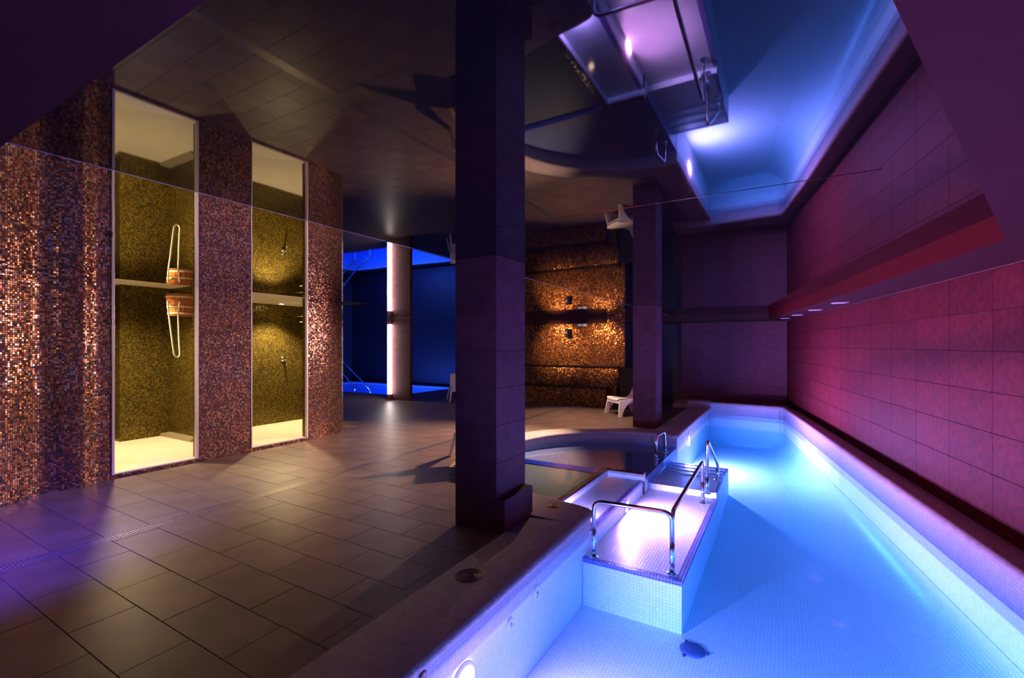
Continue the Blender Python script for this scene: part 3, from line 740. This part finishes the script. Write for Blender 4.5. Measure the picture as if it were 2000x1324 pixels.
# ------------------------------------------------------------------ plunge pool
mb = MB()
x0, x1, y0, y1 = PL
mb.box((x0, y0, -0.9), (x1, y1, -0.8)); mb.box((x0 - .1, y0 - .1, -0.9), (x0, y1, -0.004)); mb.box((x1, y0, -0.9), (x1 + .1, y1, -0.004)); mb.box((x0, y0 - .1, -0.9), (x1, y0, -0.004)); mb.box((x0, y1, -0.9), (x1, y1 + .1, -0.004))
struct(mb.build('plunge_shell', m_plungemos))
mb = MB().box((x0 - .01, y0 - .01, -0.85), (x1 + .01, y1 + .01, -0.04)); o = mb.build('plunge_water', m_plunge, weld=True)
tag(o, 'bright blue water of the small plunge pool', 'water', kind='stuff')
lamp('plunge_light', 'AREA', (10.26, 10.9, -0.35), LP['plunge'], (0.08, 0.16, 1.0), (13.0, 10.9, -0.7), 0.3)
lamp('plunge_light', 'AREA', (10.26, 13.2, -0.35), LP['plunge'], (0.08, 0.16, 1.0), (13.0, 13.2, -0.7), 0.3)
t = thing('plunge_rail', 'slanting steel rail rising from the near side of the plunge pool', 'handrail', (10.9, 11.9, 0), group='plunge pool rails')
part(MB().tube(bend([(10.9, 11.86, -0.3), (10.9, 11.86, 0.02), (10.9, 13.35, 1.02), (10.9, 13.7, 1.02), (10.9, 13.7, 0.0)], 0.06), 0.02, 10), 'rail', m_chrome, t)
t = thing('plunge_rail', 'second slanting steel rail further into the plunge pool', 'handrail', (11.5, 13.1, 0), group='plunge pool rails')
part(MB().tube(bend([(11.3, 13.05, -0.3), (11.3, 13.05, 0.02), (11.3, 14.5, 1.02), (11.3, 14.9, 1.02), (11.3, 14.9, -0.3)], 0.06), 0.02, 10), 'rail', m_chrome, t)

# ------------------------------------------------------------------ pool lamps, jets, caps
LENS = emit('pool_lens', (1.0, 0.78, 1.0), 18)
def pool_lamp(p, z, r, power, label, col=(0.72, 0.25, 1.0), aimz=-0.35, q=0):
    t = thing('pool_lamp', label, 'lamp', (p, Q, z), group='underwater pool lamps')
    part(MB().lathe([(r * 1.25, 0.0), (r * 1.25, 0.012), (r * 1.05, 0.02), (r, 0.014)], (p, Q, z), (0, -1, 0), 28), 'ring', m_jet, t)
    part(MB().lathe([(0.0001, 0.014), (r * .7, 0.012), (r, 0.006)], (p, Q, z), (0, -1, 0), 28), 'lens', LENS, t)
    lamp('pool_light', 'AREA', (p, Q - 0.03, z), power, col, (p, Q - 2, z + aimz), r * 2)
pool_lamp(1.96, -0.27, 0.085, LP['pa'], 'glowing pink lamp in the pool wall nearest the camera')
pool_lamp(4.87, -0.215, 0.055, LP['pb'], 'glowing pink lamp lighting the underwater platform by the handrail', (1.0, 0.30, 0.90), aimz=-0.25)
lamp('pool_light', 'SPOT', (0.68, -0.3, -0.14), LP['near_fill'], (0.12, 0.20, 1.0), (4.0, -0.5, -0.75), 0.12, 82, 0.9)  # added blue fill at the unseen near end, lifts the deep water
lamp('pool_light', 'AREA', (4.02, 1.66, -0.09), LP['basin'], (0.45, 0.26, 1.0), (5.5, 1.66, -0.13), 0.05)  # added light hidden behind the tip, fills the basin with violet
lamp('pool_light', 'AREA', (4.85, 3.0, -0.105), LP['shelf'], (0.10, 0.25, 1.0), (7.3, 2.4, -0.12), 0.035)  # added light without a fitting, throws blue onto the round pool shelf
pool_lamp(8.62, -0.18, 0.085, LP['pc'], 'glowing pink lamp in the far pool wall past the round pool')
for (p, z, r, lab) in ((2.80, -0.18, 0.030, 'open white water jet halfway along the near pool wall'), (2.45, -0.21, 0.022, 'small white jet with pale centre low in the near pool wall')):
    t = thing('water_jet', lab, 'jet', (p, Q, z), group='water jets')
    part(MB().lathe([(r * 1.5, 0.0), (r * 1.5, 0.006), (r * 1.1, 0.012), (r, 0.006)], (p, Q, z), (0, -1, 0), 24), 'flange', m_jet, t)
    part(MB().lathe([(0.0001, 0.004), (r * .35, 0.010), (r, 0.005)], (p, Q, z), (0, -1, 0), 24), 'nozzle', m_jet, t)
    part(MB().lathe([(0.0001, 0.013), (r * .3, 0.012)], (p, Q, z), (0, -1, 0), 16), 'bore', m_sump, t)
def cap(p, q, z, r, lab, mat):
    t = thing('coping_cap', lab, 'cap', (p, q, z), group='round caps in the coping')
    part(MB().lathe([(r, -0.004), (r, 0.003), (r * .93, 0.005), (r * .88, 0.002)], (p, q, z), seg=36), 'ring', m_cap, t)
    pr = [(r * .88, 0.002)]
    for k in range(4):
        rr = r * (.8 - .19 * k); pr += [(rr + r * .04, 0.002), (rr + r * .02, 0.006), (rr - r * .05, 0.006), (rr - r * .08, 0.002)]
    pr += [(r * .1, 0.008), (0.0001, 0.008)]
    part(MB().lathe(pr, (p, q, z), seg=36), 'lid', mat, t)
cap(2.39, 1.712, 0.041, 0.092, 'ribbed brown round cap on the near coping beside the column', m_cap)
cap(3.80, 1.79, 0.0485, 0.062, 'low brown round cap on the coping at the pool corner', m_capb)
t = thing('coping_cap', 'dark round plug in the pool face under the near coping', 'cap', (1.645, 1.43, -0.03), group='round caps in the coping')
part(MB().lathe([(0.024, 0.0), (0.024, 0.012), (0.018, 0.016), (0.0001, 0.012)], (1.645, Q, -0.035), (0, -1, 0), 20), 'plug', m_cap, t)
t = thing('floor_drain', 'round dark drain cover on the pool floor below the platform', 'drain', (3.50, 0.56, -0.68))
part(MB().lathe([(0.085, 0.0), (0.085, 0.010), (0.06, 0.016), (0.0001, 0.018)], (3.50, 0.56, -0.68), seg=28), 'cover', plain('drain_blue', (0.05, 0.08, 0.20), 0.6), t)
for a in (0.6, 2.7, 4.8):
    part(MB().lathe([(0.010, 0.0), (0.010, 0.012), (0.0001, 0.014)], (3.5 + .10 * math.cos(a), .56 + .10 * math.sin(a), -0.68), seg=10), 'screw', m_sump, t)

# channel drain in the hall floor
t = thing('channel_drain', 'long slotted metal channel drain running across the tiled floor', 'drain', (0, 4.52, 0))
part(MB().box((-1.1, DR[0] + .004, -0.05), (10.2, DR[1] - .004, -0.03)), 'trough', m_sump, t)
part(MB().box((-1.1, DR[0] + .002, -0.03), (10.2, DR[0] + .010, 0.0)).box((-1.1, DR[1] - .010, -0.03), (10.2, DR[1] - .002, 0.0)), 'edge', m_drain, t)
x = -0.85
while x < 10.1:
    g = MB(); L = 1.10
    k = x + 0.004
    while k < min(x + L, 10.15) - 0.004:
        g.box((k, DR[0] + .010, -0.012), (k + 0.011, DR[1] - .010, -0.001)); k += 0.019
    g.box((x + .002, 4.515, -0.012), (min(x + L, 10.15) - .004, 4.525, -0.0015))
    part(g, 'grate', m_drain, t); x += L

# ------------------------------------------------------------------ handrails
def posts(root, pts, r=0.0185):
    for (a, b, z0, z1) in pts:
        sl = part(MB().tube([(a, b, z0), (a, b, z1)], r * 1.12, 14), 'sleeve', m_chrome, root)
        fl = part(MB().lathe([(r * 2.2, 0.0), (r * 2.2, 0.006), (r * 1.2, 0.012)], (a, b, z0), seg=20), 'flange', m_chrome, root); fl.parent = sl
r = 0.0185
t = thing('handrail', 'chrome three-post handrail round two sides of the underwater platform', 'handrail', (3.75, 0.75, -0.285))
part(MB().tube(bend([(3.708, 1.375, WATER), (3.708, 1.375, 0.19), (3.75, 0.75, 0.19), (3.75, 0.75, WATER)], 0.075, 8), r, 14), 'end_rail', m_chrome, t)
part(MB().tube(bend([(3.755, 0.752, 0.10), (3.80, 0.752, 0.19), (5.585, 0.785, 0.19), (5.60, 0.785, WATER)], 0.05, 8), r, 14), 'side_rail', m_chrome, t)
posts(t, [(3.708, 1.375, -0.285, WATER + .02), (3.75, 0.75, -0.285, WATER + .02), (5.60, 0.785, -0.285, WATER + .02)])
t = thing('handrail', 'chrome rail sloping down beside the underwater steps', 'handrail', (5.8, 0.76, -0.22))
part(MB().tube(bend([(5.79, 0.764, WATER), (5.80, 0.762, 0.385), (6.36, 0.72, 0.01), (6.41, 0.715, WATER)], 0.05, 8), r, 14), 'rail', m_chrome, t)
posts(t, [(5.79, 0.764, -0.222, WATER + .02), (6.41, 0.725, -0.222, WATER + .01)])
t = thing('handrail', 'small hooped chrome rail on the edge of the round pool', 'handrail', (6.95, 1.55, -0.12))
part(MB().tube(bend([(6.72, 1.566, -0.11), (6.74, 1.566, 0.205), (7.17, 1.54, 0.20), (7.19, 1.538, -0.11)], 0.09, 8), r, 14), 'hoop', m_chrome, t)
posts(t, [(6.72, 1.566, -0.12, -0.05), (7.19, 1.538, -0.12, -0.05)])

# ------------------------------------------------------------------ white moulded chairs
def chair(label, loc, rz):
    """front towards local +Y; 0.62 wide, 0.71 high"""
    root = thing('lounge_chair', label, 'chair', loc, rz, 'white moulded plastic chairs')
    # seat and back: one moulded sheet, thickness 22 mm
    prof = [(0.335, 0.300), (0.355, 0.345), (0.33, 0.362), (0.25, 0.360), (0.10, 0.338), (-0.05, 0.322), (-0.13, 0.33), (-0.19, 0.372), (-0.25, 0.47), (-0.31, 0.59), (-0.355, 0.685), (-0.375, 0.705), (-0.39, 0.695)]
    wid = [0.24, 0.268, 0.275, 0.275, 0.272, 0.268, 0.265, 0.26, 0.252, 0.242, 0.228, 0.215, 0.21]
    bm = bmesh.new(); nx = 9; grid = []
    for (y, z), w in zip(prof, wid):
        row = []
        for i in range(nx):
            s = -1 + 2 * i / (nx - 1)
            row.append(bm.verts.new((s * w, y + (0.02 * (s * s) if z > .4 else 0), z + 0.018 * s * s * (1 if z < .4 else 0) - 0.0)))
        grid.append(row)
    for i in range(len(grid) - 1):
        for j in range(nx - 1): bm.faces.new((grid[i][j], grid[i][j + 1], grid[i + 1][j + 1], grid[i + 1][j]))
    bmesh.ops.recalc_face_normals(bm, faces=bm.faces)
    me = bpy.data.meshes.new('seat_shell'); bm.to_mesh(me); bm.free()
    o = bpy.data.objects.new('seat_shell', me); COL.objects.link(o); o.parent = root; me.materials.append(m_plastic)
    md = o.modifiers.new('s', 'SOLIDIFY'); md.thickness = 0.024; md.offset = 0
    md = o.modifiers.new('u', 'SUBSURF'); md.levels = 1; md.render_levels = 2
    for p_ in me.polygons: p_.use_smooth = True
    # side skirts that arch down into the legs
    for s in (-1, 1):
        for (yt, yf, dy, nm) in ((0.30, 0.345, 1, 'leg'), (-0.22, -0.33, -1, 'leg')):
            mb = MB(); n = 8; ring = []
            for k in range(n + 1):
                tt = k / n; z = 0.345 * (1 - tt)
                wy = 0.035 + 0.15 * (1 - tt) ** 2.2        # broad at the seat, narrow at the foot
                cx = s * (0.262 + 0.065 * tt); cy0 = yt + (yf - yt) * tt
                ya, yb = (cy0 - wy * 1.6 * 1, cy0 + 0.03) if dy > 0 else (cy0 - 0.03, cy0 + wy * 1.6)
                th = 0.014 + 0.004 * (1 - tt)
                ring.append([(cx - th, ya, z), (cx + th, ya, z), (cx + th, yb, z), (cx - th, yb, z)])
            for k in range(n):
                for e in range(4):
                    f_ = (e + 1) % 4
                    mb.quad([ring[k][e], ring[k][f_], ring[k + 1][f_], ring[k + 1][e]])
            mb.quad(list(reversed(ring[0]))); mb.quad(ring[-1])
            o = mb.build(nm, m_plastic, root, weld=True)
            b2 = o.modifiers.new('b', 'BEVEL'); b2.width = 0.006; b2.segments = 2; b2.limit_method = 'ANGLE'
        # front apron corner
    mb = MB()
    for s in (-1, 1):
        pts_o = [(s * 0.275, 0.32, 0.35), (s * 0.275, -0.24, 0.335), (s * 0.275, -0.24, 0.29), (s * 0.275, 0.0, 0.275), (s * 0.275, 0.32, 0.28)]
        a = [(x - s * 0.02, y, z) for x, y, z in pts_o]
        if s > 0: mb.quad(pts_o); mb.quad(list(reversed(a)))
        else: mb.quad(list(reversed(pts_o))); mb.quad(a)
        for i in range(5):
            j = (i + 1) % 5; q = [pts_o[i], a[i], a[j], pts_o[j]]
            mb.quad(q)
    mb.build('skirt', m_plastic, root, weld=True)
    mb = MB().box((-0.25, 0.325, 0.27), (0.25, 0.345, 0.335)); mb.build('apron', m_plastic, root, bevel=0.006)
    return root
# front edge runs between the two visible feet
def chair_at(label, fl, fr, face):
    """fl, fr: the two front feet; face: unit vector to the front"""
    c = (Vector(fl) + Vector(fr)) / 2; f = Vector(face).normalized(); c = c - f * 0.345
    chair(label, (c.x, c.y, 0), math.atan2(f.y, f.x) - math.pi / 2)
chair_at('white plastic lounge chair half hidden behind the far tiled column', (9.43, 2.93), (9.88, 3.39), (-1, 1))
chair_at('white plastic lounge chair before the blue-lit wall near the light tube', (9.70, 7.58), (10.15, 7.13), (-1, -1))
chair_at('white plastic lounge chair hidden behind the foreground column, one leg showing', (4.52, 3.41), (4.96, 2.97), (-1, -1))

# ------------------------------------------------------------------ recessed spots in the soffit
GL = plain('frosted_glass', (0.75, 0.72, 0.78), 0.25)
names = ['nearest square recessed spot glass in the soffit over the pool', 'second square spot glass along the soffit over the pool', 'third square spot glass along the soffit over the pool', 'furthest square spot glass in the soffit by the far corner']
for (p, q), nm in zip([(7.50, -0.645), (8.83, -0.44), (10.15, -0.225), (11.30, -0.03)], names):
    t = thing('recessed_spot', nm, 'lamp', (p, q, ZF), ang, 'square recessed spots in the soffit')
    MB().box((-0.085, -0.085, -0.006), (0.085, 0.085, 0.002)).build('frame', m_frame, t, bevel=0.002)
    MB().box((-0.068, -0.068, -0.010), (0.068, 0.068, -0.005)).build('glass', GL, t, bevel=0.003)
